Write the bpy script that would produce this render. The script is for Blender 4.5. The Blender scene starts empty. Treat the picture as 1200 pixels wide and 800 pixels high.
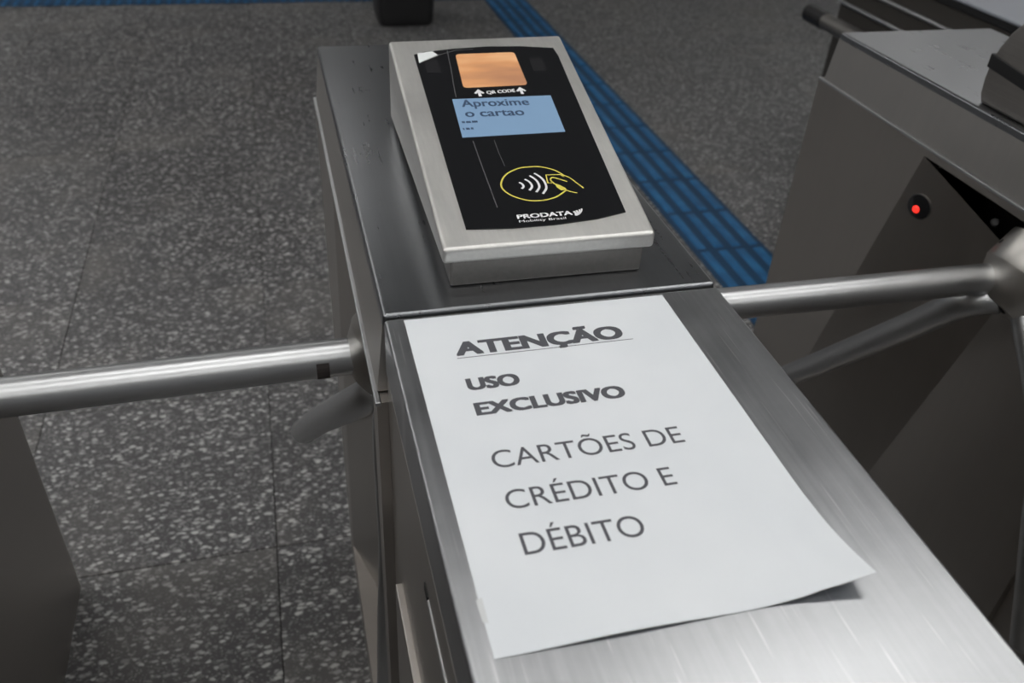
import bpy, bmesh, math, random
from mathutils import Vector, Matrix
random.seed(4)
S = bpy.context.scene
C = S.collection

# ------------------------------------------------------------------ camera
cam_d = bpy.data.cameras.new('camera')
cam = bpy.data.objects.new('camera', cam_d)
C.objects.link(cam)
S.camera = cam
RX = Vector((0.96683, -0.25026, 0.05107))
RY = Vector((-0.10638, -0.57633, -0.81027))      # image down
RZ = Vector((0.23221, 0.77796, -0.58383))        # viewing direction
cam.matrix_world = Matrix(((RX.x, -RY.x, -RZ.x, -0.0605),
                           (RX.y, -RY.y, -RZ.y, -0.5462),
                           (RX.z, -RY.z, -RZ.z, 1.3738),
                           (0, 0, 0, 1)))
cam_d.sensor_width = 36
cam_d.lens = 1019.34 / 1200 * 36
cam_d.clip_start = 0.02
cam_d.dof.use_dof = True
cam_d.dof.focus_distance = 0.72
cam_d.dof.aperture_fstop = 8.0

# ------------------------------------------------------------------ world, exposure
W = bpy.data.worlds.new('station_ambience')
S.world = W
W.use_nodes = True
bg = W.node_tree.nodes['Background']
bg.inputs[0].default_value = (0.95, 0.97, 1.0, 1)
bg.inputs[1].default_value = 0.16
S.view_settings.view_transform = 'Standard'
S.view_settings.look = 'None'
S.view_settings.gamma = 1
S.view_settings.use_curve_mapping = False
S.view_settings.exposure = 0.0
LAMP = 7.2          # radiance of the lamp diffusers
CEIL = 3.4          # ceiling height

# ------------------------------------------------------------------ helpers
def link(o, parent=None):
    C.objects.link(o)
    if parent is not None:
        o.parent = parent
    return o

def obj(name, bm, mat, parent=None, smooth=False, kind=None):
    me = bpy.data.meshes.new(name)
    bmesh.ops.recalc_face_normals(bm, faces=bm.faces)
    bm.to_mesh(me)
    bm.free()
    if mat:
        me.materials.append(mat)
    for f in me.polygons:
        f.use_smooth = smooth
    if smooth:
        try:
            me.set_sharp_from_angle(angle=math.radians(38))
        except Exception:
            pass
    o = link(bpy.data.objects.new(name, me), parent)
    if kind:
        o['kind'] = kind
    return o

def crisp(o):
    """smooth rounded edges between faces that stay flat"""
    for f in o.data.polygons:
        f.use_smooth = True
    w = o.modifiers.new('flat_faces', 'WEIGHTED_NORMAL')
    w.weight = 100
    return o

def tag(o, label, cat, group=None):
    o['label'] = label
    o['category'] = cat
    if group:
        o['group'] = group
    return o

def thing(name, label, cat, loc=(0, 0, 0), group=None):
    o = link(bpy.data.objects.new(name, None))
    o.location = loc
    o.empty_display_size = 0.05
    return tag(o, label, cat, group)

def hexa(bm, p):
    """p: 4 bottom corners then 4 top corners, same order"""
    v = [bm.verts.new(q) for q in p]
    for f in ((3, 2, 1, 0), (4, 5, 6, 7), (0, 1, 5, 4), (1, 2, 6, 5), (2, 3, 7, 6), (3, 0, 4, 7)):
        bm.faces.new([v[i] for i in f])

def box(bm, x0, x1, y0, y1, z0, z1):
    hexa(bm, [(x0, y0, z0), (x1, y0, z0), (x1, y1, z0), (x0, y1, z0),
              (x0, y0, z1), (x1, y0, z1), (x1, y1, z1), (x0, y1, z1)])

def bevel(bm, w, seg=2):
    bmesh.ops.recalc_face_normals(bm, faces=bm.faces)
    bmesh.ops.bevel(bm, geom=list(bm.edges), offset=w, segments=seg, profile=0.5, affect='EDGES')
    return bm

def bbox(x0, x1, y0, y1, z0, z1, w=0.002, seg=2):
    bm = bmesh.new()
    box(bm, x0, x1, y0, y1, z0, z1)
    return bevel(bm, w, seg)

def tube(bm, pts, r, n=24, cap=0.004):
    """round tube through pts, slightly domed ends"""
    pts = [Vector(p) for p in pts]
    # smooth the polyline with a Catmull-Rom pass
    q = []
    for i in range(len(pts) - 1):
        a = pts[max(i - 1, 0)]; b = pts[i]; c = pts[i + 1]; d = pts[min(i + 2, len(pts) - 1)]
        for k in range(8):
            t = k / 8
            q.append(0.5 * ((2 * b) + (c - a) * t + (2 * a - 5 * b + 4 * c - d) * t * t + (3 * b - a - 3 * c + d) * t ** 3))
    q.append(pts[-1])
    tang = [(q[min(i + 1, len(q) - 1)] - q[max(i - 1, 0)]).normalized() for i in range(len(q))]
    up = Vector((0, 0, 1)) if abs(tang[0].z) < .9 else Vector((0, 1, 0))
    rings = []
    prof = [(q[0] - tang[0] * 0, tang[0], r - cap)] if cap else []
    prof += [(q[i] + tang[i] * (cap if i == 0 else (-cap if i == len(q) - 1 else 0)), tang[i], r) for i in range(len(q))]
    if cap:
        prof += [(q[-1], tang[-1], r - cap)]
    for p, t, rr in prof:
        x = up.cross(t).normalized()
        y = t.cross(x).normalized()
        up = y
        rings.append([bm.verts.new(p + rr * (math.cos(2 * math.pi * k / n) * x + math.sin(2 * math.pi * k / n) * y)) for k in range(n)])
    for a, b in zip(rings, rings[1:]):
        for k in range(n):
            bm.faces.new([a[k], a[(k + 1) % n], b[(k + 1) % n], b[k]])
    bm.faces.new(rings[0][::-1])
    bm.faces.new(rings[-1])
    return bm

def lathe(bm, center, axis, prof, n=48):
    """prof: (distance along axis, radius)"""
    c = Vector(center); a = Vector(axis).normalized()
    x = a.orthogonal().normalized(); y = a.cross(x)
    rings = []
    for t, r in prof:
        rings.append([bm.verts.new(c + a * t + r * (math.cos(2 * math.pi * k / n) * x + math.sin(2 * math.pi * k / n) * y)) for k in range(n)])
    for p, q in zip(rings, rings[1:]):
        for k in range(n):
            bm.faces.new([p[k], p[(k + 1) % n], q[(k + 1) % n], q[k]])
    bm.faces.new(rings[0][::-1]); bm.faces.new(rings[-1])
    return bm

def prism(bm, poly, fn, h0, h1):
    """flat polygon poly (2D) raised between heights h0 and h1, fn(u, v, h) -> 3D"""
    b = [bm.verts.new(fn(u, v, h0)) for u, v in poly]
    t = [bm.verts.new(fn(u, v, h1)) for u, v in poly]
    n = len(poly)
    bm.faces.new(t); bm.faces.new(b[::-1])
    for k in range(n):
        bm.faces.new([b[k], b[(k + 1) % n], t[(k + 1) % n], t[k]])
    return bm

def stroke(bm, pts, w, fn, h, closed=False):
    """a printed line of width w through 2D points"""
    P = [Vector(p) for p in pts]
    n = len(P)
    L, Rr = [], []
    for i in range(n):
        a = P[(i - 1) % n] if (closed or i > 0) else P[i]
        b = P[(i + 1) % n] if (closed or i < n - 1) else P[i]
        t = (b - a).normalized()
        m = Vector((-t.y, t.x)) * w / 2
        L.append(bm.verts.new(fn(*(P[i] + m), h))); Rr.append(bm.verts.new(fn(*(P[i] - m), h)))
    for i in range(n if closed else n - 1):
        j = (i + 1) % n
        bm.faces.new([L[i], L[j], Rr[j], Rr[i]])
    return bm

_cap = {}
def glyphs(text, off=0.0):
    cu = bpy.data.curves.new('lettering', 'FONT')
    cu.body = text
    cu.offset = off
    cu.resolution_u = 6
    o = bpy.data.objects.new('lettering', cu)
    C.objects.link(o)
    bpy.context.view_layer.update()
    dg = bpy.context.evaluated_depsgraph_get()
    me = bpy.data.meshes.new_from_object(o.evaluated_get(dg))
    V = [(v.co.x, v.co.y) for v in me.vertices]
    F = [tuple(p.vertices) for p in me.polygons]
    bpy.data.objects.remove(o)
    bpy.data.curves.remove(cu)
    bpy.data.meshes.remove(me)
    return V, F

def text_mesh(name, text, u0, u1, v0, cap, fn, h, mat, parent, bold=0.0, slope=0.0):
    """lettering with its left end at u0, right end at u1, baseline v0 and capital height cap"""
    V, F = glyphs(text)
    HV, _ = glyphs('H')
    ch = max(y for x, y in HV); cl = min(y for x, y in HV)
    x0 = min(x for x, y in V); x1 = max(x for x, y in V)
    bm = bmesh.new()
    # heavier weights are the same letters printed several times, shifted by a fraction of their stem
    k = 0
    shifts = [(0, 0)] if not bold else [(a * bold, b * bold * .5) for a in (-1, -.33, .33, 1) for b in (-1, 1)]
    for du, dv in shifts:
        vs = []
        for x, y in V:
            u = u0 + bold + (x - x0) / (x1 - x0) * (u1 - u0 - 2 * bold)
            v = v0 + bold * .5 + (y - cl) / (ch - cl) * (cap - bold) + slope * (u - u0)
            vs.append(bm.verts.new(fn(u + du, v + dv, h + k * .012)))
        k += 1
        for f in F:
            try:
                bm.faces.new([vs[i] for i in f])
            except ValueError:
                pass
    me = bpy.data.meshes.new(name)
    bm.to_mesh(me); bm.free()
    me.materials.append(mat)
    return link(bpy.data.objects.new(name, me), parent)

# ------------------------------------------------------------------ materials
def mat(name, col, rough=.5, metal=0.0, emit=None, es=0.0, coat=0.0, spec=None):
    m = bpy.data.materials.new(name)
    m.use_nodes = True
    b = m.node_tree.nodes['Principled BSDF']
    b.inputs['Base Color'].default_value = (*col, 1)
    b.inputs['Roughness'].default_value = rough
    b.inputs['Metallic'].default_value = metal
    if coat:
        b.inputs['Coat Weight'].default_value = coat
        b.inputs['Coat Roughness'].default_value = .06
    if spec is not None:
        b.inputs['Specular IOR Level'].default_value = spec
    if emit:
        b.inputs['Emission Color'].default_value = (*emit, 1)
        b.inputs['Emission Strength'].default_value = es
    return m

def nd(m, t, **kw):
    n = m.node_tree.nodes.new(t)
    for k, v in kw.items():
        setattr(n, k, v)
    return n

def wire(m, a, ao, b, bi):
    m.node_tree.links.new(a.outputs[ao], b.inputs[bi])

def ramp(m, stops, interp='LINEAR'):
    r = nd(m, 'ShaderNodeValToRGB')
    r.color_ramp.interpolation = interp
    e = r.color_ramp.elements
    while len(e) < len(stops):
        e.new(.5)
    for k, (p, c) in enumerate(stops):
        e[k].position = p
        e[k].color = (c, c, c, 1) if not isinstance(c, tuple) else (*c, 1)
    return r

def steel(name, col, r0, r1, grain=(260, 5, 260), bump=.06, scratch=0.0, tint=.12):
    """brushed stainless sheet: streaks along local Y, cloudy wear, optional scratches"""
    m = mat(name, col, r0, 1.0)
    b = m.node_tree.nodes['Principled BSDF']
    tc = nd(m, 'ShaderNodeTexCoord')
    mp = nd(m, 'ShaderNodeMapping'); mp.inputs['Scale'].default_value = grain
    wire(m, tc, 'Object', mp, 'Vector')
    n1 = nd(m, 'ShaderNodeTexNoise'); n1.inputs['Scale'].default_value = 1; n1.inputs['Detail'].default_value = 4
    wire(m, mp, 'Vector', n1, 'Vector')
    n2 = nd(m, 'ShaderNodeTexNoise'); n2.inputs['Scale'].default_value = 22; n2.inputs['Detail'].default_value = 5; n2.inputs['Roughness'].default_value = .65
    wire(m, tc, 'Object', n2, 'Vector')
    rr = nd(m, 'ShaderNodeMapRange'); rr.inputs[1].default_value = .3; rr.inputs[2].default_value = .7
    rr.inputs[3].default_value = r0; rr.inputs[4].default_value = r1
    mx = nd(m, 'ShaderNodeMath', operation='ADD'); 
    h1 = nd(m, 'ShaderNodeMath', operation='MULTIPLY'); h1.inputs[1].default_value = .5
    h2 = nd(m, 'ShaderNodeMath', operation='MULTIPLY'); h2.inputs[1].default_value = .5
    wire(m, n1, 'Fac', h1, 0); wire(m, n2, 'Fac', h2, 0); wire(m, h1, 0, mx, 0); wire(m, h2, 0, mx, 1)
    wire(m, mx, 0, rr, 0); wire(m, rr, 0, b, 'Roughness')
    cr = ramp(m, [(.3, tuple(c * (1 - tint) for c in col)), (.7, tuple(min(1, c * (1 + tint)) for c in col))])
    wire(m, mx, 0, cr, 'Fac')
    last = cr; lo = 'Color'
    if scratch:
        mp2 = nd(m, 'ShaderNodeMapping'); mp2.inputs['Scale'].default_value = (420, 14, 1); mp2.inputs['Rotation'].default_value = (0, 0, .35)
        wire(m, tc, 'Object', mp2, 'Vector')
        n3 = nd(m, 'ShaderNodeTexNoise'); n3.inputs['Scale'].default_value = 1; n3.inputs['Detail'].default_value = 1
        wire(m, mp2, 'Vector', n3, 'Vector')
        sr = ramp(m, [(.66, 0.0), (.74, 1.0)])
        wire(m, n3, 'Fac', sr, 'Fac')
        mm = nd(m, 'ShaderNodeMix', data_type='RGBA'); mm.inputs[7].default_value = (.9, .9, .9, 1)
        ms = nd(m, 'ShaderNodeMath', operation='MULTIPLY'); ms.inputs[1].default_value = scratch
        wire(m, sr, 'Color', ms, 0); wire(m, ms, 0, mm, 0); wire(m, cr, 'Color', mm, 6)
        last = mm; lo = 2
    wire(m, last, lo, b, 'Base Color')
    if not bump:
        return m
    bp = nd(m, 'ShaderNodeBump'); bp.inputs['Strength'].default_value = bump; bp.inputs['Distance'].default_value = .001
    wire(m, n1, 'Fac', bp, 'Height'); wire(m, bp, 'Normal', b, 'Normal')
    return m

def terrazzo():
    m = mat('terrazzo', (.05, .05, .05), .42, spec=.8)
    b = m.node_tree.nodes['Principled BSDF']
    g = nd(m, 'ShaderNodeNewGeometry')
    oi = nd(m, 'ShaderNodeObjectInfo')
    sh = nd(m, 'ShaderNodeMath', operation='MULTIPLY'); sh.inputs[1].default_value = 37.0
    wire(m, oi, 'Random', sh, 0)
    ad = nd(m, 'ShaderNodeVectorMath', operation='ADD')
    cb = nd(m, 'ShaderNodeCombineXYZ')
    wire(m, sh, 0, cb, 'Z'); wire(m, g, 'Position', ad, 0); wire(m, cb, 0, ad, 1)
    # warp so the chips are not all blobs of one shape
    wn = nd(m, 'ShaderNodeTexNoise'); wn.inputs['Scale'].default_value = 60; wn.inputs['Detail'].default_value = 2
    wire(m, ad, 0, wn, 'Vector')
    ws = nd(m, 'ShaderNodeVectorMath', operation='SCALE'); ws.inputs['Scale'].default_value = .012
    wire(m, wn, 'Color', ws, 0)
    w2 = nd(m, 'ShaderNodeVectorMath', operation='ADD')
    wire(m, ad, 0, w2, 0); wire(m, ws, 0, w2, 1)
    def chips(scale, rot, stretch, lo, hi, size):
        mp = nd(m, 'ShaderNodeMapping'); mp.inputs['Rotation'].default_value = (0, 0, rot); mp.inputs['Scale'].default_value = (1, stretch, 1)
        wire(m, w2, 0, mp, 'Vector')
        v = nd(m, 'ShaderNodeTexVoronoi'); v.inputs['Scale'].default_value = scale
        wire(m, mp, 'Vector', v, 'Vector')
        sp = nd(m, 'ShaderNodeSeparateColor'); wire(m, v, 'Color', sp, 0)
        pick = nd(m, 'ShaderNodeMapRange'); pick.inputs[1].default_value = lo; pick.inputs[2].default_value = hi
        wire(m, sp, 0, pick, 0)
        ed = nd(m, 'ShaderNodeMapRange'); ed.inputs[1].default_value = size; ed.inputs[2].default_value = size * .6
        wire(m, v, 'Distance', ed, 0)
        mu = nd(m, 'ShaderNodeMath', operation='MULTIPLY'); wire(m, pick, 0, mu, 0); wire(m, ed, 0, mu, 1)
        return mu
    a = chips(46, .5, 2.1, .35, .95, .44)
    c = chips(70, -1.0, 1.8, .40, .95, .46)
    d = chips(190, 1.9, 1.4, .35, 1.0, .5)
    m1 = nd(m, 'ShaderNodeMath', operation='MAXIMUM'); wire(m, a, 0, m1, 0); wire(m, c, 0, m1, 1)
    dm = nd(m, 'ShaderNodeMath', operation='MULTIPLY'); dm.inputs[1].default_value = .6; wire(m, d, 0, dm, 0)
    m2 = nd(m, 'ShaderNodeMath', operation='MAXIMUM'); wire(m, m1, 0, m2, 0); wire(m, dm, 0, m2, 1)
    col = ramp(m, [(0, (.046, .045, .048)), (.28, (.15, .148, .150)), (1.0, (.54, .54, .53))])
    wire(m, m2, 0, col, 'Fac')
    # worn, dusty patches
    pn = nd(m, 'ShaderNodeTexNoise'); pn.inputs['Scale'].default_value = 2.3; pn.inputs['Detail'].default_value = 6; pn.inputs['Roughness'].default_value = .6
    wire(m, ad, 0, pn, 'Vector')
    pr = ramp(m, [(.52, 0.0), (.75, .5)])
    wire(m, pn, 'Fac', pr, 'Fac')
    mix = nd(m, 'ShaderNodeMix', data_type='RGBA'); mix.inputs[7].default_value = (.19, .18, .165, 1)
    wire(m, pr, 'Color', mix, 0); wire(m, col, 'Color', mix, 6)
    # each tile slightly lighter or darker
    hv = nd(m, 'ShaderNodeMapRange'); hv.inputs[3].default_value = .9; hv.inputs[4].default_value = 1.1
    wire(m, oi, 'Random', hv, 0)
    ml = nd(m, 'ShaderNodeVectorMath', operation='SCALE'); wire(m, mix, 2, ml, 0); wire(m, hv, 0, ml, 'Scale')
    wire(m, ml, 0, b, 'Base Color')
    rr = nd(m, 'ShaderNodeMapRange'); rr.inputs[3].default_value = .35; rr.inputs[4].default_value = .6
    wire(m, pn, 'Fac', rr, 0); wire(m, rr, 0, b, 'Roughness')
    return m

M = {
    'terrazzo': terrazzo(),
    'grout': mat('grout', (.02, .019, .018), .8),
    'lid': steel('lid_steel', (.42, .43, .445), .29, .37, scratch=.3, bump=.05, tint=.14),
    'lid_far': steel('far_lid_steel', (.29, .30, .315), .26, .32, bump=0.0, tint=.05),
    'body': steel('body_steel', (.45, .425, .40), .34, .40, grain=(4, 120, 4), bump=.004, tint=.03),
    'skirt': steel('skirt_steel', (.45, .435, .418), .46, .54, grain=(4, 90, 4), bump=.004, tint=.05),
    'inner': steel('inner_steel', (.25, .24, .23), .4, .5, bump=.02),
    'tube': steel('tube_steel', (.54, .55, .56), .34, .40, grain=(3, 90, 90), bump=.0, tint=.03),
    'hub': steel('hub_steel', (.62, .60, .57), .30, .38, grain=(60, 60, 60), bump=.005, tint=.05),
    'bezel': steel('bead_blasted_steel', (.70, .695, .675), .44, .54, grain=(300, 6, 300), bump=.03, tint=.08),
    'hood': steel('hood_steel', (.36, .34, .32), .40, .5, bump=.03),
    'black': mat('black_plastic', (.012, .012, .013), .42),
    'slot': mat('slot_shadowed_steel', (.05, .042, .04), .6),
    'dark_hole': mat('dark_hole', (.006, .006, .006), .7),
    'glass': mat('black_glass', (.011, .0115, .013), .16, coat=.3),
    'smoke': mat('smoked_glass', (.022, .022, .024), .15),
    'ink': mat('printer_ink', (.075, .078, .09), .7),
    'white_print': mat('white_print', (.78, .78, .80), .5),
    'yellow_print': mat('yellow_print', (.72, .62, .10), .5),
    'lcd_ink': mat('lcd_ink', (.035, .07, .14), .5),
    'film': mat('peeled_film_glare', (.80, .83, .84), .25),  # reflection on the film put into its white colour
    'scratch': mat('film_scratch', (.10, .10, .105), .4),
    'blue': None,
    'ceiling': mat('ceiling_paint', (.30, .30, .30), .9),
    'lamp': mat('lamp_diffuser', (.9, .9, .9), .5, emit=(1, .985, .96), es=LAMP),
    'lamp_body': mat('lamp_body', (.55, .55, .55), .5),
    'led': mat('red_led', (.8, .02, .01), .4, emit=(1, .03, .02), es=1.5),
    'counter_top': mat('counter_top', (.30, .32, .36), .35),
    'counter': mat('counter_side', (.05, .045, .04), .5),
}

def paper_mat():
    m = mat('paper', (.80, .82, .84), .6)
    b = m.node_tree.nodes['Principled BSDF']
    tc = nd(m, 'ShaderNodeTexCoord')
    n = nd(m, 'ShaderNodeTexNoise'); n.inputs['Scale'].default_value = 9; n.inputs['Detail'].default_value = 3
    wire(m, tc, 'Object', n, 'Vector')
    r = ramp(m, [(.3, (.65, .685, .72)), (.7, (.71, .74, .77))])
    wire(m, n, 'Fac', r, 'Fac'); wire(m, r, 'Color', b, 'Base Color')
    bp = nd(m, 'ShaderNodeBump'); bp.inputs['Strength'].default_value = .25; bp.inputs['Distance'].default_value = .002
    wire(m, n, 'Fac', bp, 'Height'); wire(m, bp, 'Normal', b, 'Normal')
    return m
M['paper'] = paper_mat()

def blue_mat():
    m = mat('blue_rubber', (.012, .11, .24), .55)
    b = m.node_tree.nodes['Principled BSDF']
    g = nd(m, 'ShaderNodeNewGeometry')
    n = nd(m, 'ShaderNodeTexNoise'); n.inputs['Scale'].default_value = 14; n.inputs['Detail'].default_value = 5
    wire(m, g, 'Position', n, 'Vector')
    r = ramp(m, [(.3, (.008, .085, .21)), (.6, (.014, .14, .33)), (.85, (.04, .19, .36))])
    wire(m, n, 'Fac', r, 'Fac'); wire(m, r, 'Color', b, 'Base Color')
    return m
M['blue'] = blue_mat()

def window_mat():
    """lit scanner window: warm light behind a streaky pane"""
    m = mat('scanner_window', (.25, .12, .06), .2)
    b = m.node_tree.nodes['Principled BSDF']
    tc = nd(m, 'ShaderNodeTexCoord')
    mp = nd(m, 'ShaderNodeMapping'); mp.inputs['Scale'].default_value = (9, 26, 1)
    wire(m, tc, 'Object', mp, 'Vector')
    n = nd(m, 'ShaderNodeTexNoise'); n.inputs['Scale'].default_value = 1; n.inputs['Detail'].default_value = 3
    wire(m, mp, 'Vector', n, 'Vector')
    r = ramp(m, [(.3, (.34, .17, .10)), (.5, (.62, .30, .13)), (.72, (.85, .55, .30))])
    wire(m, n, 'Fac', r, 'Fac')
    wire(m, r, 'Color', b, 'Emission Color')
    b.inputs['Emission Strength'].default_value = .78
    return m
M['window'] = window_mat()
M['lcd'] = mat('lcd_panel', (.10, .16, .24), .25, emit=(.24, .38, .56), es=.50)

# ------------------------------------------------------------------ floor
TILE = 0.503
X0, Y0 = -0.155, 0.69           # a joint crossing on the floor
floor = obj('floor', bbox(-9, 11, -6, 16, -0.10, -0.003, .001, 1), M['grout'], None, kind='structure')
bm = bbox(-TILE / 2 + .0009, TILE / 2 - .0009, -TILE / 2 + .0009, TILE / 2 - .0009, -.02, 0, .0008, 1)
t0 = obj('floor_tile', bm, M['terrazzo'], floor)
tile_me = t0.data
first = True
PATH_X0, PATH_X1 = 1.185, 1.440          # blue tactile strip runs along Y here
BAND_Y0 = 4.66                            # cross band
far = bmesh.new()
def tile_at(i, j):
    return X0 + (i + .5) * TILE, Y0 + (j + .5) * TILE
for i in range(-17, 22):
    for j in range(-13, 30):
        x, y = tile_at(i, j)
        near = (-4 <= i <= 9) and (-4 <= j <= 9)
        if near:
            dz = random.uniform(-.0006, 0)
            o = t0 if first else t0.copy()
            if not first:
                C.objects.link(o)
            first = False
            o.location = (x, y, dz)
        else:
            h = TILE / 2 - .0009
            vs = [far.verts.new((x + sx * h, y + sy * h, 0)) for sx, sy in ((-1, -1), (1, -1), (1, 1), (-1, 1))]
            far.faces.new(vs)
fo = obj('distant_floor_tiles', far, M['terrazzo'], floor, kind='stuff')

# blue tactile strip: studs with long bars, laid on the terrazzo
TT = PATH_X1 - PATH_X0
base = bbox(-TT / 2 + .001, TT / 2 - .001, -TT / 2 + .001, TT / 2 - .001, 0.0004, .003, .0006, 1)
gap_shade = mat('shaded_blue_rubber', (.006, .045, .105), .6)  # shade between bars and domes put into a darker base colour
tt = obj('tactile_tile', base, gap_shade, floor)
bar_bm = bmesh.new()
hexa(bar_bm, [(-.016, -.118, .0028), (.016, -.118, .0028), (.016, .118, .0028), (-.016, .118, .0028),
              (-.011, -.112, .0090), (.011, -.112, .0090), (.011, .112, .0090), (-.011, .112, .0090)])
bar0 = obj('tactile_bar', bevel(bar_bm, .001, 1), M['blue'], tt)
dome_bm = bmesh.new()
for a in range(5):
    for b_ in range(5):
        lathe(dome_bm, (-.1 + a * .05, -.1 + b_ * .05, .0028), (0, 0, 1), [(0, .0125), (.003, .011), (.005, .006)], 10)
xs = [(-1.5 + k) * .062 for k in range(4)]
xc = (PATH_X0 + PATH_X1) / 2
started = False
y = .25
while y < 7.5:
    t = tt if not started else tt.copy()
    if started:
        C.objects.link(t)
    t.location = (xc, y, 0)
    for x in xs:
        b = bar0 if not started and x == xs[0] else bar0.copy()
        if b is not bar0:
            C.objects.link(b)
        b.parent = t
        b.location = (x, 0, 0)
    started = True
    y += TT
dome0 = None
x = PATH_X0 - TT / 2
while x > -2.6:
    t = tt.copy(); C.objects.link(t)
    t.location = (x, BAND_Y0 + TT / 2, 0)
    if dome0 is None:
        dome0 = obj('tactile_domes', dome_bm, M['blue'], t, True)
    else:
        d = dome0.copy(); C.objects.link(d); d.parent = t
    x -= TT

# ------------------------------------------------------------------ ceiling and unseen lamps, most of them added for brightness
ceil = obj('ceiling', bbox(-9, 11, -6, 16, CEIL, CEIL + .15, .01, 1), M['ceiling'], None, kind='structure')
def lamp(x, y, label, rot=0):
    t = thing('unseen_lamp', label, 'lamp', (x, y, CEIL), 'lamps on the station ceiling')
    t.rotation_euler.z = rot
    body = obj('lamp_housing', bbox(-.75, .75, -.20, .20, -.07, 0, .008, 2), M['lamp_body'], t)
    obj('lamp_diffuser', bbox(-.72, .72, -.17, .17, -.085, -.068, .004, 1), M['lamp'], t)
    for s in (-1, 1):
        obj('end_cap', bbox(s * .765 - .02, s * .765 + .02, -.205, .205, -.078, 0, .005, 1), M['lamp_body'], t)
    return t
for yy in (-2.3, -.6, .78):  # front row inferred from lid reflections; rows behind it added to brighten the notice
    for xx in (-3.9, -2.1, -.3, 1.5, 3.3):
        lamp(xx, yy, 'unseen white fluorescent lamp under the dark station ceiling')

for xx, yy in ((-4.6, 3.2), (-2.8, 3.2), (-3.9, 4.9), (-2.1, 4.9), (-.3, 4.9), (5.4, 4.9), (-4.6, 6.6), (-2.8, 6.6), (3.6, 6.6), (5.4, 6.6)):  # lamps added to brighten the far floor, set clear of lid reflections
        lamp(xx, yy, 'unseen white fluorescent lamp under the dark station ceiling')

# ------------------------------------------------------------------ turnstiles
WID = 0.276
def Z(z):
    return z + 1.0

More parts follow.
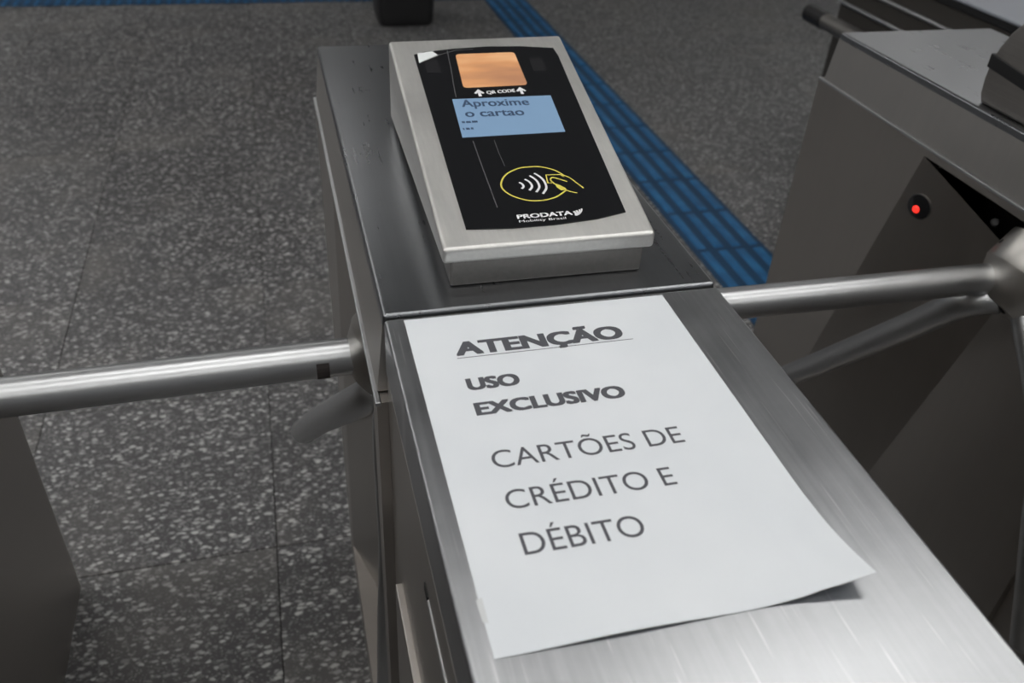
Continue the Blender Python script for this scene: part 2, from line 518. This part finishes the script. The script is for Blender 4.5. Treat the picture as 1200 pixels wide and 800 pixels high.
def turnstile(label, loc, arms, group='steel turnstile cabinets in a row', led=False, hx=.027):
    t = thing('turnstile', label, 'turnstile', loc, group)
    # --- far cabinet block, with the cut-away for the tripod on its -X side
    x0, x1, y0, y1, zb, zt = -.009, WID + .009, -.010, .668, 0.0, Z(-.075)
    bm = bmesh.new()
    V = {}
    def v(n, x, y, z):
        V[n] = bm.verts.new((x, y, z)); return V[n]
    a = v('a', x0, y0, zb); b = v('b', x0, y1, zb); c = v('c', x0, y1, zt); d = v('d', x0, y0, zt)
    e = v('e', x1, y0, zb); f = v('f', x1, y1, zb); g = v('g', x1, y1, zt); h = v('h', x1, y0, zt)
    A = v('A', x0, .388, Z(-.088)); B = v('B', x0, .600, Z(-.93)); Cc = v('C', x0, .020, Z(-.93)); D = v('D', x0, .020, Z(-.088))
    F = bm.faces.new
    F([b, c, A, B]); F([c, d, D, A]); F([d, a, Cc, D]); F([a, b, B, Cc])
    F([e, f, g, h]); F([b, f, g, c]); F([a, d, h, e]); F([c, g, h, d]); F([a, e, f, b])
    bo = obj('cabinet_body', bm, M['body'], t)
    crisp(obj('ledge_edge', bbox(-.0105, -.0055, -.011, .669, Z(-.0785), Z(-.0740), .0012, 3), M['tube'], bo))
    # facets of the recess
    bm = bmesh.new()
    xv = .05
    P = dict(A=(x0, .388, Z(-.088)), B=(x0, .600, Z(-.93)), V1=(xv, .212, Z(-.172)), V3=(xv, .400, Z(-.93)))
    F2 = bm.faces.new
    q = {k: bm.verts.new(p) for k, p in P.items()}
    F2([q['A'], q['V1'], q['V3'], q['B']])
    obj('sloped_panel', bm, M['body'], bo)
    bm = bmesh.new()
    q = [bm.verts.new(p) for p in ((xv, .212, Z(-.172)), (xv, .400, Z(-.93)), (xv, .02, Z(-.93)), (xv, .02, Z(-.172)))]
    bm.faces.new(q)
    r = [bm.verts.new(p) for p in ((x0, .02, Z(-.93)), (x0, .02, Z(-.088)), (xv, .02, Z(-.93)), (xv, .02, Z(-.088)))]
    bm.faces.new([r[0], r[1], r[3], r[2]])
    s = [bm.verts.new(p) for p in ((x0, .02, Z(-.93)), (x0, .60, Z(-.93)), (xv, .400, Z(-.93)), (xv, .02, Z(-.93)))]
    bm.faces.new(s)
    obj('recess_panel', bm, M['body'], bo)
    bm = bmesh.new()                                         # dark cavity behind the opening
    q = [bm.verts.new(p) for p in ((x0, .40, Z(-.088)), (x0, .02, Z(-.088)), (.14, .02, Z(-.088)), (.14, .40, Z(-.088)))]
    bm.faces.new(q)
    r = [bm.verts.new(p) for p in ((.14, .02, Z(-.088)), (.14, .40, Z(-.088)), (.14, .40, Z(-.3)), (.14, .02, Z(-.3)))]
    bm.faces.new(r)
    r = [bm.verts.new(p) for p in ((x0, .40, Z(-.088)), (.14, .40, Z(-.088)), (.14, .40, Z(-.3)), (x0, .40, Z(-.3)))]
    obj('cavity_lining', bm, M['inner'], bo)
    # --- near cabinet block
    obj('front_body', bbox(0, WID, -.78, -.0095, 0, Z(-.05), .0015, 1), M['body'], t)
    obj('side_ledge', bbox(-.006, 0.001, -.78, -.058, 0, Z(-.238), .0012, 2), M['body'], t)
    obj('side_slot', bbox(-.0012, 0.001, -.76, -.193, Z(-.094), Z(-.090), .0005, 1), M['tube'], t)
    obj('latch_hole', bbox(-.0008, 0.001, -.193, -.180, Z(-.096), Z(-.088), .0003, 1), M['dark_hole'], t)
    # --- lids
    bm = bmesh.new()
    hexa(bm, [(-.0010, .002, Z(-.012)), (WID + .0010, .002, Z(-.012)), (WID + .0010, .6552, Z(-.012)), (-.0010, .6552, Z(-.012)),
              (0, .002, Z(0)), (WID, .002, Z(0)), (WID, .655, Z(0)), (0, .655, Z(0))])
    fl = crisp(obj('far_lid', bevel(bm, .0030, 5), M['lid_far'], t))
    bm = bmesh.new()
    hexa(bm, [(-.0070, .003, Z(-.0735)), (WID + .0070, .003, Z(-.0735)), (WID + .0070, .657, Z(-.0735)), (-.0070, .657, Z(-.0735)),
              (-.0006, .003, Z(-.0095)), (WID + .0006, .003, Z(-.0095)), (WID + .0006, .655, Z(-.0095)), (-.0006, .655, Z(-.0095))])
    obj('lid_skirt', bm, M['skirt'], fl)
    crisp(obj('front_lid', bbox(0, WID, -.78, -.0015, Z(-.052), Z(-.0012), .0030, 5), M['lid'], t))
    obj('lid_seam', bbox(.004, WID - .004, -.0016, .0021, Z(-.04), Z(-.004), .0003, 1), M['dark_hole'], t)
    # --- tripod hub
    c = Vector((hx, .172, Z(-.165)))
    ax = Vector((-.66, -.06, -.75)).normalized()
    bm = lathe(bmesh.new(), c, ax, [(-.05, .048), (-.046, .056), (-.004, .056), (-.002, .0545), (.018, .046), (.034, .032), (.038, .028)])
    hub = obj('tripod_hub', bm, M['hub'], t, True)
    # screw holes round the rim
    o_ = ax.orthogonal().normalized(); o2 = ax.cross(o_)
    for k in range(6):
        w = o_ * math.cos(k * math.pi / 3 + .25) + o2 * math.sin(k * math.pi / 3 + .25)
        obj('screw_hole', lathe(bmesh.new(), c + w * .0552 - ax * .022, w, [(0, .0035), (.0012, .0032)], 12), M['dark_hole'], hub)
    for pts in arms:
        ar = obj('arm', tube(bmesh.new(), pts, .019), M['tube'], t, True)
        d = (Vector(pts[1]) - Vector(pts[0])).normalized()
        if led:
            p0 = Vector(pts[0]) - d * .004
            obj('joint_ring', tube(bmesh.new(), [p0, p0 + d * .002, p0 + d * .004], .0198, cap=.0005), M['dark_hole'], ar, True)
        elif abs(d.x) > .9:
            p0 = Vector(pts[0]) + d * .042
            bm = bmesh.new()                                  # square drive slot milled into the tube
            for k in range(5):
                a0, a1 = [math.radians(-48 + 72 * q / 5) for q in (k, k + 1)]
                rr = .0199
                f = lambda x, a: (p0.x + x, p0.y - rr * math.cos(a), p0.z + rr * math.sin(a))
                vs = [bm.verts.new(f(0, a0)), bm.verts.new(f(-.0125, a0)), bm.verts.new(f(-.0125, a1)), bm.verts.new(f(0, a1))]
                bm.faces.new(vs)
            bmesh.ops.remove_doubles(bm, verts=bm.verts, dist=1e-6)
            obj('drive_slot', bm, M['slot'], ar)
    if led:
        n = (Vector(P['B']) - Vector(P['A'])).cross(Vector(P['V3']) - Vector(P['A'])).normalized()
        if n.x > 0:
            n = -n
        cc = Vector((.0, .374, Z(-.159)))
        # drop the centre onto the sloped panel
        cc = cc - n * ((cc - Vector(P['A'])).dot(n))
        ln = obj('indicator_lens', lathe(bmesh.new(), cc, n, [(-.002, .018), (.0015, .0178), (.002, .0165)], 32), M['glass'], t, True)
        ln['label'] = 'round dark indicator lens with a red light'
        y_ = Vector((0, 1, 0)); y_ = (y_ - n * y_.dot(n)).normalized(); z_ = n.cross(y_)
        if z_.z < 0: z_ = -z_
        l2 = obj('red_led', lathe(bmesh.new(), cc + y_ * .003 - z_ * .005, n, [(.0015, .0058), (.003, .005), (.004, .003)], 24), M['led'], ln, True)
        rg = obj('lens_ring', lathe(bmesh.new(), cc, n, [(-.002, .0195), (.0010, .0192), (.0012, .0185)], 32), M['inner'], t, True)
        obj('lock', lathe(bmesh.new(), Vector((.045, .283, Z(-.140))), (-.8, -.3, .5), [(-.002, .006), (.002, .0055), (.0025, .004)], 20), M['black'], t, True)
    return t

h0 = (-.006, .175, Z(-.165))
turnstile('brushed steel middle turnstile carrying the paper notice and the black-faced card reader', (0, 0, 0),
          [[(.004, .171, Z(-.160)), (-.12, .169, Z(-.160)), (-.336, .165, Z(-.160)), (-.487, .163, Z(-.160))],
           [(.012, .155, Z(-.192)), (.000, .168, Z(-.212)), (-.022, .24, Z(-.285)), (-.050, .375, Z(-.415)), (-.074, .505, Z(-.545))],
           [(.030, .165, Z(-.168)), (.018, .140, Z(-.24)), (.015, .110, Z(-.38)), (.008, .100, Z(-.50)), (.002, .105, Z(-.66))]])
turnstile('dark steel turnstile with a red indicator light and a hooded reader', (.8, 0, 0),
          [[(-.010, .187, Z(-.160)), (-.12, .188, Z(-.160)), (-.376, .191, Z(-.160)), (-.487, .192, Z(-.160))],
           [(-.020, .170, Z(-.180)), (-.045, .200, Z(-.205)), (-.042, .272, Z(-.290)), (-.040, .40, Z(-.440)), (-.040, .51, Z(-.568))],
           [(.000, .150, Z(-.182)), (-.014, .032, Z(-.297)), (-.024, -.010, Z(-.375)), (-.032, -.085, Z(-.535))]], led=True, hx=.004)
turnstile('dark steel turnstile at the free end of the middle turnstile arm', (-.8, 0, 0),
          [[(.004, .171, Z(-.160)), (-.12, .169, Z(-.160)), (-.336, .165, Z(-.160)), (-.487, .163, Z(-.160))],
           [(.012, .155, Z(-.192)), (.000, .168, Z(-.212)), (-.022, .24, Z(-.285)), (-.050, .375, Z(-.415)), (-.074, .505, Z(-.545))],
           [(.030, .165, Z(-.168)), (.018, .140, Z(-.24)), (.015, .110, Z(-.38)), (.008, .100, Z(-.50)), (.002, .105, Z(-.66))]])

# ------------------------------------------------------------------ card reader on the middle turnstile
U = Vector((.9993, -.0371, 0)); Vv = Vector((.0367, .9891, .1426)); N = U.cross(Vv).normalized()
O = Vector((.04955, .03149, Z(.03691)))
def top(u, v, h):
    """millimetres on the sloped face of the reader, h above it"""
    return O + U * (u / 1000) + Vv * (v / 1000) + N * (h / 1000)
rd = thing('card_reader', 'steel card reader with a lit screen and a yellow contactless symbol', 'card reader', (0, 0, 1.0))
def rel(f):
    return lambda u, v, h: f(u, v, h) - Vector((0, 0, 1.0))
T = rel(top)
cor = [(1.7, -2.1), (178.2, 3.4), (187.7, 365.1), (-2.4, 356.6)]
tops = [T(u, v, 0) for u, v in cor]
bots = [Vector((p.x, p.y, z)) for p, z in zip(tops, (.023, .023, .004, .004))]
bm = bmesh.new()
hexa(bm, [tuple(p) for p in bots] + [tuple(p) for p in tops])
crisp(obj('housing', bevel(bm, .0035, 4), M['bezel'], rd))
cx = sum((p.x for p in bots)) / 4
bm = bmesh.new()
ins = [Vector((p.x + (.007 if p.x < cx else -.007), p.y + (.004 if p.y < .2 else -.02), 0)) for p in bots]
hexa(bm, [tuple(Vector((p.x, p.y, 0))) for p in ins] + [(p.x, p.y, .0255 if p.y < .2 else .012) for p in ins])
obj('base', bevel(bm, .002, 2), M['inner'], rd)
outline = [(20.4, 322.4), (31.8, 327.8), (62.5, 334.4), (100.0, 338.4), (137.1, 337.7), (171.8, 332.4), (173.1, 314.5), (166.5, 168.0),
           (160.8, 32.4), (134.2, 25.3), (96.6, 20.7), (60.9, 19.6), (23.8, 21.6), (22.6, 106.8), (21.6, 208.8)]
gl = obj('face_glass', prism(bmesh.new(), outline, T, -.5, .9), M['glass'], rd)
def rrect(c, r, n=5):
    """rounded quadrilateral"""
    out = []
    m = len(c)
    for i in range(m):
        p = Vector(c[i]); a = (Vector(c[i - 1]) - p).normalized(); b = (Vector(c[(i + 1) % m]) - p).normalized()
        for k in range(n + 1):
            t = k / n
            out.append(tuple((p + a * r) * (1 - t) ** 2 + p * 2 * t * (1 - t) + (p + b * r) * t * t))
    return out
wn = [(60.1, 249.7), (125.8, 252.5), (126.9, 323.5), (63.5, 321)]
obj('scanner_window', prism(bmesh.new(), rrect(wn, 5), T, .8, 1.3), M['window'], rd)
lcd = [(43.7, 157.9), (141.5, 161.5), (144.0, 229.7), (45.4, 227.5)]
sc = obj('screen', prism(bmesh.new(), lcd, T, .8, 1.3), M['lcd'], rd)
text_mesh('lettering', 'Aproxime', 52.5, 119, 212.0, 13.2, T, 1.42, M['lcd_ink'], sc, bold=.35)
text_mesh('lettering', 'o cartao', 53, 110, 193.2, 13.2, T, 1.42, M['lcd_ink'], sc, bold=.35)
bm = bmesh.new()
for (u0, u1, v) in ((47.5, 50.5, 184), (51.5, 56, 184), (57, 62.5, 184.3), (46.5, 48, 172), (49.5, 53, 172.2), (54, 56.5, 172.4)):
    stroke(bm, [(u0, v), (u1, v + .1)], 3.4, T, 1.42)
so = obj('small_print', bm, M['lcd_ink'], sc)
text_mesh('lettering', 'QR CODE', 81.2, 110.4, 236.0, 6.0, T, 1.05, M['white_print'], gl, bold=.22, slope=.10)
for u, v in ((74, 239.2), (116.6, 241.4)):
    bm = bmesh.new()
    prism(bm, [(u - 5.2, v - .6), (u - 3.4, v - 2), (u - 1.5, v), (u - 1.5, v - 7), (u + 1.5, v - 7), (u + 1.5, v), (u + 3.4, v - 2), (u + 5.2, v - .6), (u, v + 7)], T, .95, 1.05)
    obj('printed_arrow', bm, M['white_print'], gl)
# contactless symbol
bm = bmesh.new()
ell = [(121.6, 90.3), (115.8, 98.4), (105.8, 104.3), (97.3, 105.6), (84.4, 104.0), (71.9, 95.8), (65.0, 84.2), (64.2, 74.1), (69.3, 64.4), (78.8, 57.2), (87.5, 54.6), (97.7, 55.1), (108.0, 59.1), (118.1, 67.4)]
def smooth(p, n=5):
    q = []
    for i in range(len(p) - 1):
        a, b, c, d = (Vector(p[max(i - 1, 0)]), Vector(p[i]), Vector(p[i + 1]), Vector(p[min(i + 2, len(p) - 1)]))
        for k in range(n):
            t = k / n
            q.append(tuple(.5 * (2 * b + (c - a) * t + (2 * a - 5 * b + 4 * c - d) * t * t + (3 * b - a - 3 * c + d) * t ** 3)))
    q.append(tuple(p[-1]))
    return q
stroke(bm, smooth(ell), 1.5, T, 1.05)
stroke(bm, [(121.5, 88.0), (118.9, 91.4), (106.2, 91.8), (105.0, 79.4), (110.2, 79.6)], 1.3, T, 1.06)
stroke(bm, smooth([(122.4, 80.3), (117.1, 84.1), (111.6, 87.3), (109.2, 86.2), (108.5, 83.2), (110.6, 77.3)]), 1.4, T, 1.07)
stroke(bm, smooth([(118.9, 91.4), (125.5, 86.7), (129.9, 78.1), (134.2, 69.2)]), 1.3, T, 1.06)
stroke(bm, smooth([(118.2, 67.7), (121.7, 65.0), (126.8, 62.7)]), 1.3, T, 1.06)
prism(bm, [(110.5, 78.9), (111.3, 72.4), (113.9, 67.8), (118.8, 68.2), (118.5, 70.9), (114.9, 75.3)], T, .95, 1.05)
obj('contactless_hand', bm, M['yellow_print'], gl)
bm = bmesh.new()
for u, va, vb, bul in ((80.2, 82.5, 73.0, 2.6), (86.2, 87.0, 70.0, 4.0), (91.6, 92.0, 67.0, 5.0), (96.6, 95.5, 64.0, 6.0)):
    stroke(bm, smooth([(u, va), (u + bul * .75, va * .75 + vb * .25), (u + bul, (va + vb) / 2), (u + bul * .85, va * .25 + vb * .75), (u + .3, vb)]), 2.0, T, 1.05)
obj('contactless_waves', bm, M['white_print'], gl)
text_mesh('lettering', 'PRODATA', 67.8, 115, 30.8, 5.6, T, 1.05, M['white_print'], gl, bold=.35, slope=.03)
text_mesh('lettering', 'Mobility Brasil', 68.4, 108, 25.9, 3.0, T, 1.05, M['white_print'], gl, slope=.03)
bm = bmesh.new()
for a, b, w in (((117.3, 30.8), (116.8, 37.0), 2.2), ((118.6, 31.5), (119.4, 38.0), 1.9), ((119.6, 32.2), (122.2, 39.2), 1.6), ((120.6, 33.0), (124.6, 40.2), 1.3)):
    stroke(bm, smooth([a, ((a[0] + b[0]) / 2 + .8, (a[1] + b[1]) / 2), b]), w, T, 1.05)
obj('leaf_logo', bm, M['white_print'], gl)
# peeled film corner, coloured white for the reflection it catches, and long scratches
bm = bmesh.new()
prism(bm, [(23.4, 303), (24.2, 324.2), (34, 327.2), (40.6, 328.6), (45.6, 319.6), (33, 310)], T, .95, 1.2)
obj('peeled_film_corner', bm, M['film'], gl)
for pts, w in (([(23.4, 303), (45, 319.6), (66, 330), (84, 331.5)], .9), ([(56.4, 330), (54, 290), (50.2, 240), (50, 232)], .8),
               ([(52.4, 152), (52.6, 130), (53.2, 100), (54.4, 48)], .9), ([(72, 152), (72, 128), (73, 108)], .5)):
    obj('film_scratch', stroke(bmesh.new(), pts, w, T, 1.0 if pts[0][0] > 30 else 1.3), M['scratch'], gl)
for c in ((36, 296), (146, 296)):
    obj('sensor_window', prism(bmesh.new(), rrect([(c[0] - 7, c[1] - 14), (c[0] + 7, c[1] - 14), (c[0] + 7, c[1] + 14), (c[0] - 7, c[1] + 14)], 3), T, .8, 1.0), M['smoke'], rd)

# ------------------------------------------------------------------ hooded reader on the right turnstile
r2 = thing('card_reader', 'rounded hooded reader with a black band on the dark turnstile', 'card reader', (.8, 0, 1.0))
prof = [(.350, .0), (.356, .010), (.359, .030), (.358, .050), (.353, .070), (.343, .090), (.330, .107), (.312, .119), (.29, .125), (-.08, .125), (-.10, .118), (-.11, .10), (-.11, 0)]
bm = bmesh.new()
xa, xb = .012, .262
a = [bm.verts.new((xa, y, z)) for y, z in prof]; b = [bm.verts.new((xb, y, z)) for y, z in prof]
bm.faces.new(a); bm.faces.new(b[::-1])
for k in range(len(prof)):
    j = (k + 1) % len(prof)
    bm.faces.new([a[k], a[j], b[j], b[k]])
bmesh.ops.recalc_face_normals(bm, faces=bm.faces)
bmesh.ops.bevel(bm, geom=[e for e in bm.edges if abs(e.verts[0].co.x - e.verts[1].co.x) < 1e-5], offset=.006, segments=3, profile=.5, affect='EDGES')
obj('hood', bm, M['hood'], r2, True)
bm = bmesh.new()
hexa(bm, [(xa - .003, -.10, -.008), (xa + .02, -.10, -.008), (xa + .02, .357, .045), (xa - .003, .357, .045),
          (xa - .003, -.10, .009), (xa + .02, -.10, .009), (xa + .02, .357, .062), (xa - .003, .357, .062)])
for v in bm.verts:
    v.co.z = max(v.co.z, .002)
obj('black_band', bevel(bm, .001, 1), M['black'], r2)
obj('foot_gasket', bbox(xa + .004, xb - .004, -.104, .346, 0, .003, .001, 1), M['black'], r2)

# ------------------------------------------------------------------ paper notice
pw, pl = .210, .297
yaw = -.00456
PU = Vector((math.cos(yaw), math.sin(yaw), 0)); PV = Vector((-math.sin(yaw), math.cos(yaw), 0))
PO = Vector((.01473, -.0057, 0))
def pz(u, v):
    """height of the sheet: it lies flat, waves a little along its lower edge and lifts at one corner"""
    s = u / pw; t = -v / pl
    z = .0004
    k = max(0, (t - .80) / .20)
    z += .0020 * k * k * (0.5 - 0.5 * math.cos(s * 9.2))
    c = max(0, (s - .62) / .38) * max(0, (t - .72) / .28)
    z += .0105 * c * c
    z += .0010 * max(0, 1 - abs(s - .86) / .05) * max(0, (t - .6) / .4)
    return z
def sheet(u, v, h):
    p = PO + PU * (u / 1000) + PV * (v / 1000)
    return (p.x, p.y, pz(u / 1000, v / 1000) + h / 1000)
pp = thing('paper_notice', 'white printed paper notice lying on the steel turnstile lid', 'sign', (0, 0, 1.0 - .0012))
bm = bmesh.new()
nu, nv = 42, 60
g = [[bm.verts.new(sheet(210 * i / nu, -297 * j / nv, 0)) for i in range(nu + 1)] for j in range(nv + 1)]
g2 = [[bm.verts.new(sheet(210 * i / nu, -297 * j / nv, -.25)) for i in range(nu + 1)] for j in range(nv + 1)]
for j in range(nv):
    for i in range(nu):
        bm.faces.new([g[j][i], g[j + 1][i], g[j + 1][i + 1], g[j][i + 1]])
        bm.faces.new([g2[j][i], g2[j][i + 1], g2[j + 1][i + 1], g2[j + 1][i]])
for j in range(nv):
    bm.faces.new([g[j][0], g2[j][0], g2[j + 1][0], g[j + 1][0]]); bm.faces.new([g[j][nu], g[j + 1][nu], g2[j + 1][nu], g2[j][nu]])
for i in range(nu):
    bm.faces.new([g[0][i], g[0][i + 1], g2[0][i + 1], g2[0][i]]); bm.faces.new([g[nv][i], g2[nv][i], g2[nv][i + 1], g[nv][i + 1]])
obj('sheet', bm, M['paper'], pp, True)
SH = lambda u, v, h: Vector(sheet(u, v, h))
for txt, u0, u1, v0, cap, bo in (('ATENÇÃO', 30.3, 159.3, -51.6, 16.4, 1.35), ('USO', 30.6, 68.0, -91.5, 13.0, 1.0),
                                  ('EXCLUSIVO', 30.6, 136.2, -118.0, 13.0, 1.0), ('CARTÕES DE', 30.6, 157.6, -168.3, 15.4, 0),
                                  ('CRÉDITO E', 30.8, 137.4, -202.9, 15.2, 0), ('DÉBITO', 31.6, 104.2, -237.4, 15.8, 0)):
    text_mesh('lettering', txt, u0, u1, v0, cap, SH, .12, M['ink'], pp, bold=bo)
obj('underline', stroke(bmesh.new(), [(30.2, -54.3), (97, -54.2), (164.4, -53.9)], .7, SH, .12), M['ink'], pp)
tape_m = mat('clear_tape', (.62, .64, .65), .2)
obj('tape', prism(bmesh.new(), [(-1.6, -261), (2, -260), (2, -276), (-1.0, -275)], SH, -.1, .06), tape_m, pp)

# ------------------------------------------------------------------ low barrier beyond the right turnstile
bt = thing('low_barrier', 'low dark barrier with a pale grey top and two steel rails', 'barrier', (1.8, 1.6, 0))
obj('barrier_body', bbox(0, .6, -1.1, .50, 0, Z(-.225), .004, 1), M['counter'], bt)
obj('barrier_top', bbox(-.012, .612, -1.12, .51, Z(-.206), Z(-.198), .002, 1), M['counter_top'], bt)
obj('barrier_trim', bbox(-.010, .610, -1.118, .508, Z(-.226), Z(-.206), .002, 1), M['black'], bt)
for z in (-.285, -.345):
    obj('rail', tube(bmesh.new(), [(-.006, -1.1, Z(z)), (-.006, 0, Z(z)), (-.006, .50, Z(z))], .006, 12, .002), M['tube'], bt, True)
hr = obj('handrail', tube(bmesh.new(), [(-.09, -.9, Z(-.39)), (-.09, 0, Z(-.39)), (-.09, .44, Z(-.39))], .026, 20), M['inner'], bt, True)
obj('rubber_end_cap', tube(bmesh.new(), [(-.09, .42, Z(-.39)), (-.09, .46, Z(-.39)), (-.09, .53, Z(-.39))], .0285, 20), M['black'], hr, True)
for y in (-.7, .2):
    obj('bracket', bbox(-.09, .004, y - .01, y + .01, Z(-.40), Z(-.38), .002, 1), M['tube'], hr)

# ------------------------------------------------------------------ black bin by the tactile band
bn = thing('litter_bin', 'black rounded litter bin on the floor behind the turnstiles', 'bin', (.653, 4.30, 0))
def rsq(w, r, z, n=6):
    pts = []
    for qx, qy, a0 in ((1, 1, 0), (-1, 1, 90), (-1, -1, 180), (1, -1, 270)):
        for k in range(n + 1):
            a = math.radians(a0 + 90 * k / n)
            pts.append((qx * (w - r) + r * math.cos(a), qy * (w - r) + r * math.sin(a), z))
    return pts
bm = bmesh.new()
rings = [[bm.verts.new(p) for p in rsq(w, r, z)] for w, r, z in ((.132, .03, 0), (.144, .035, .015), (.147, .035, .05), (.165, .04, .58), (.172, .04, .585), (.172, .04, .60), (.158, .035, .60), (.155, .035, .56), (.14, .03, .05))]
for p, q in zip(rings, rings[1:]):
    for k in range(len(p)):
        j = (k + 1) % len(p)
        bm.faces.new([p[k], p[j], q[j], q[k]])
bm.faces.new(rings[0][::-1]); bm.faces.new(rings[-1])
obj('bin_body', bm, M['black'], bn, True)
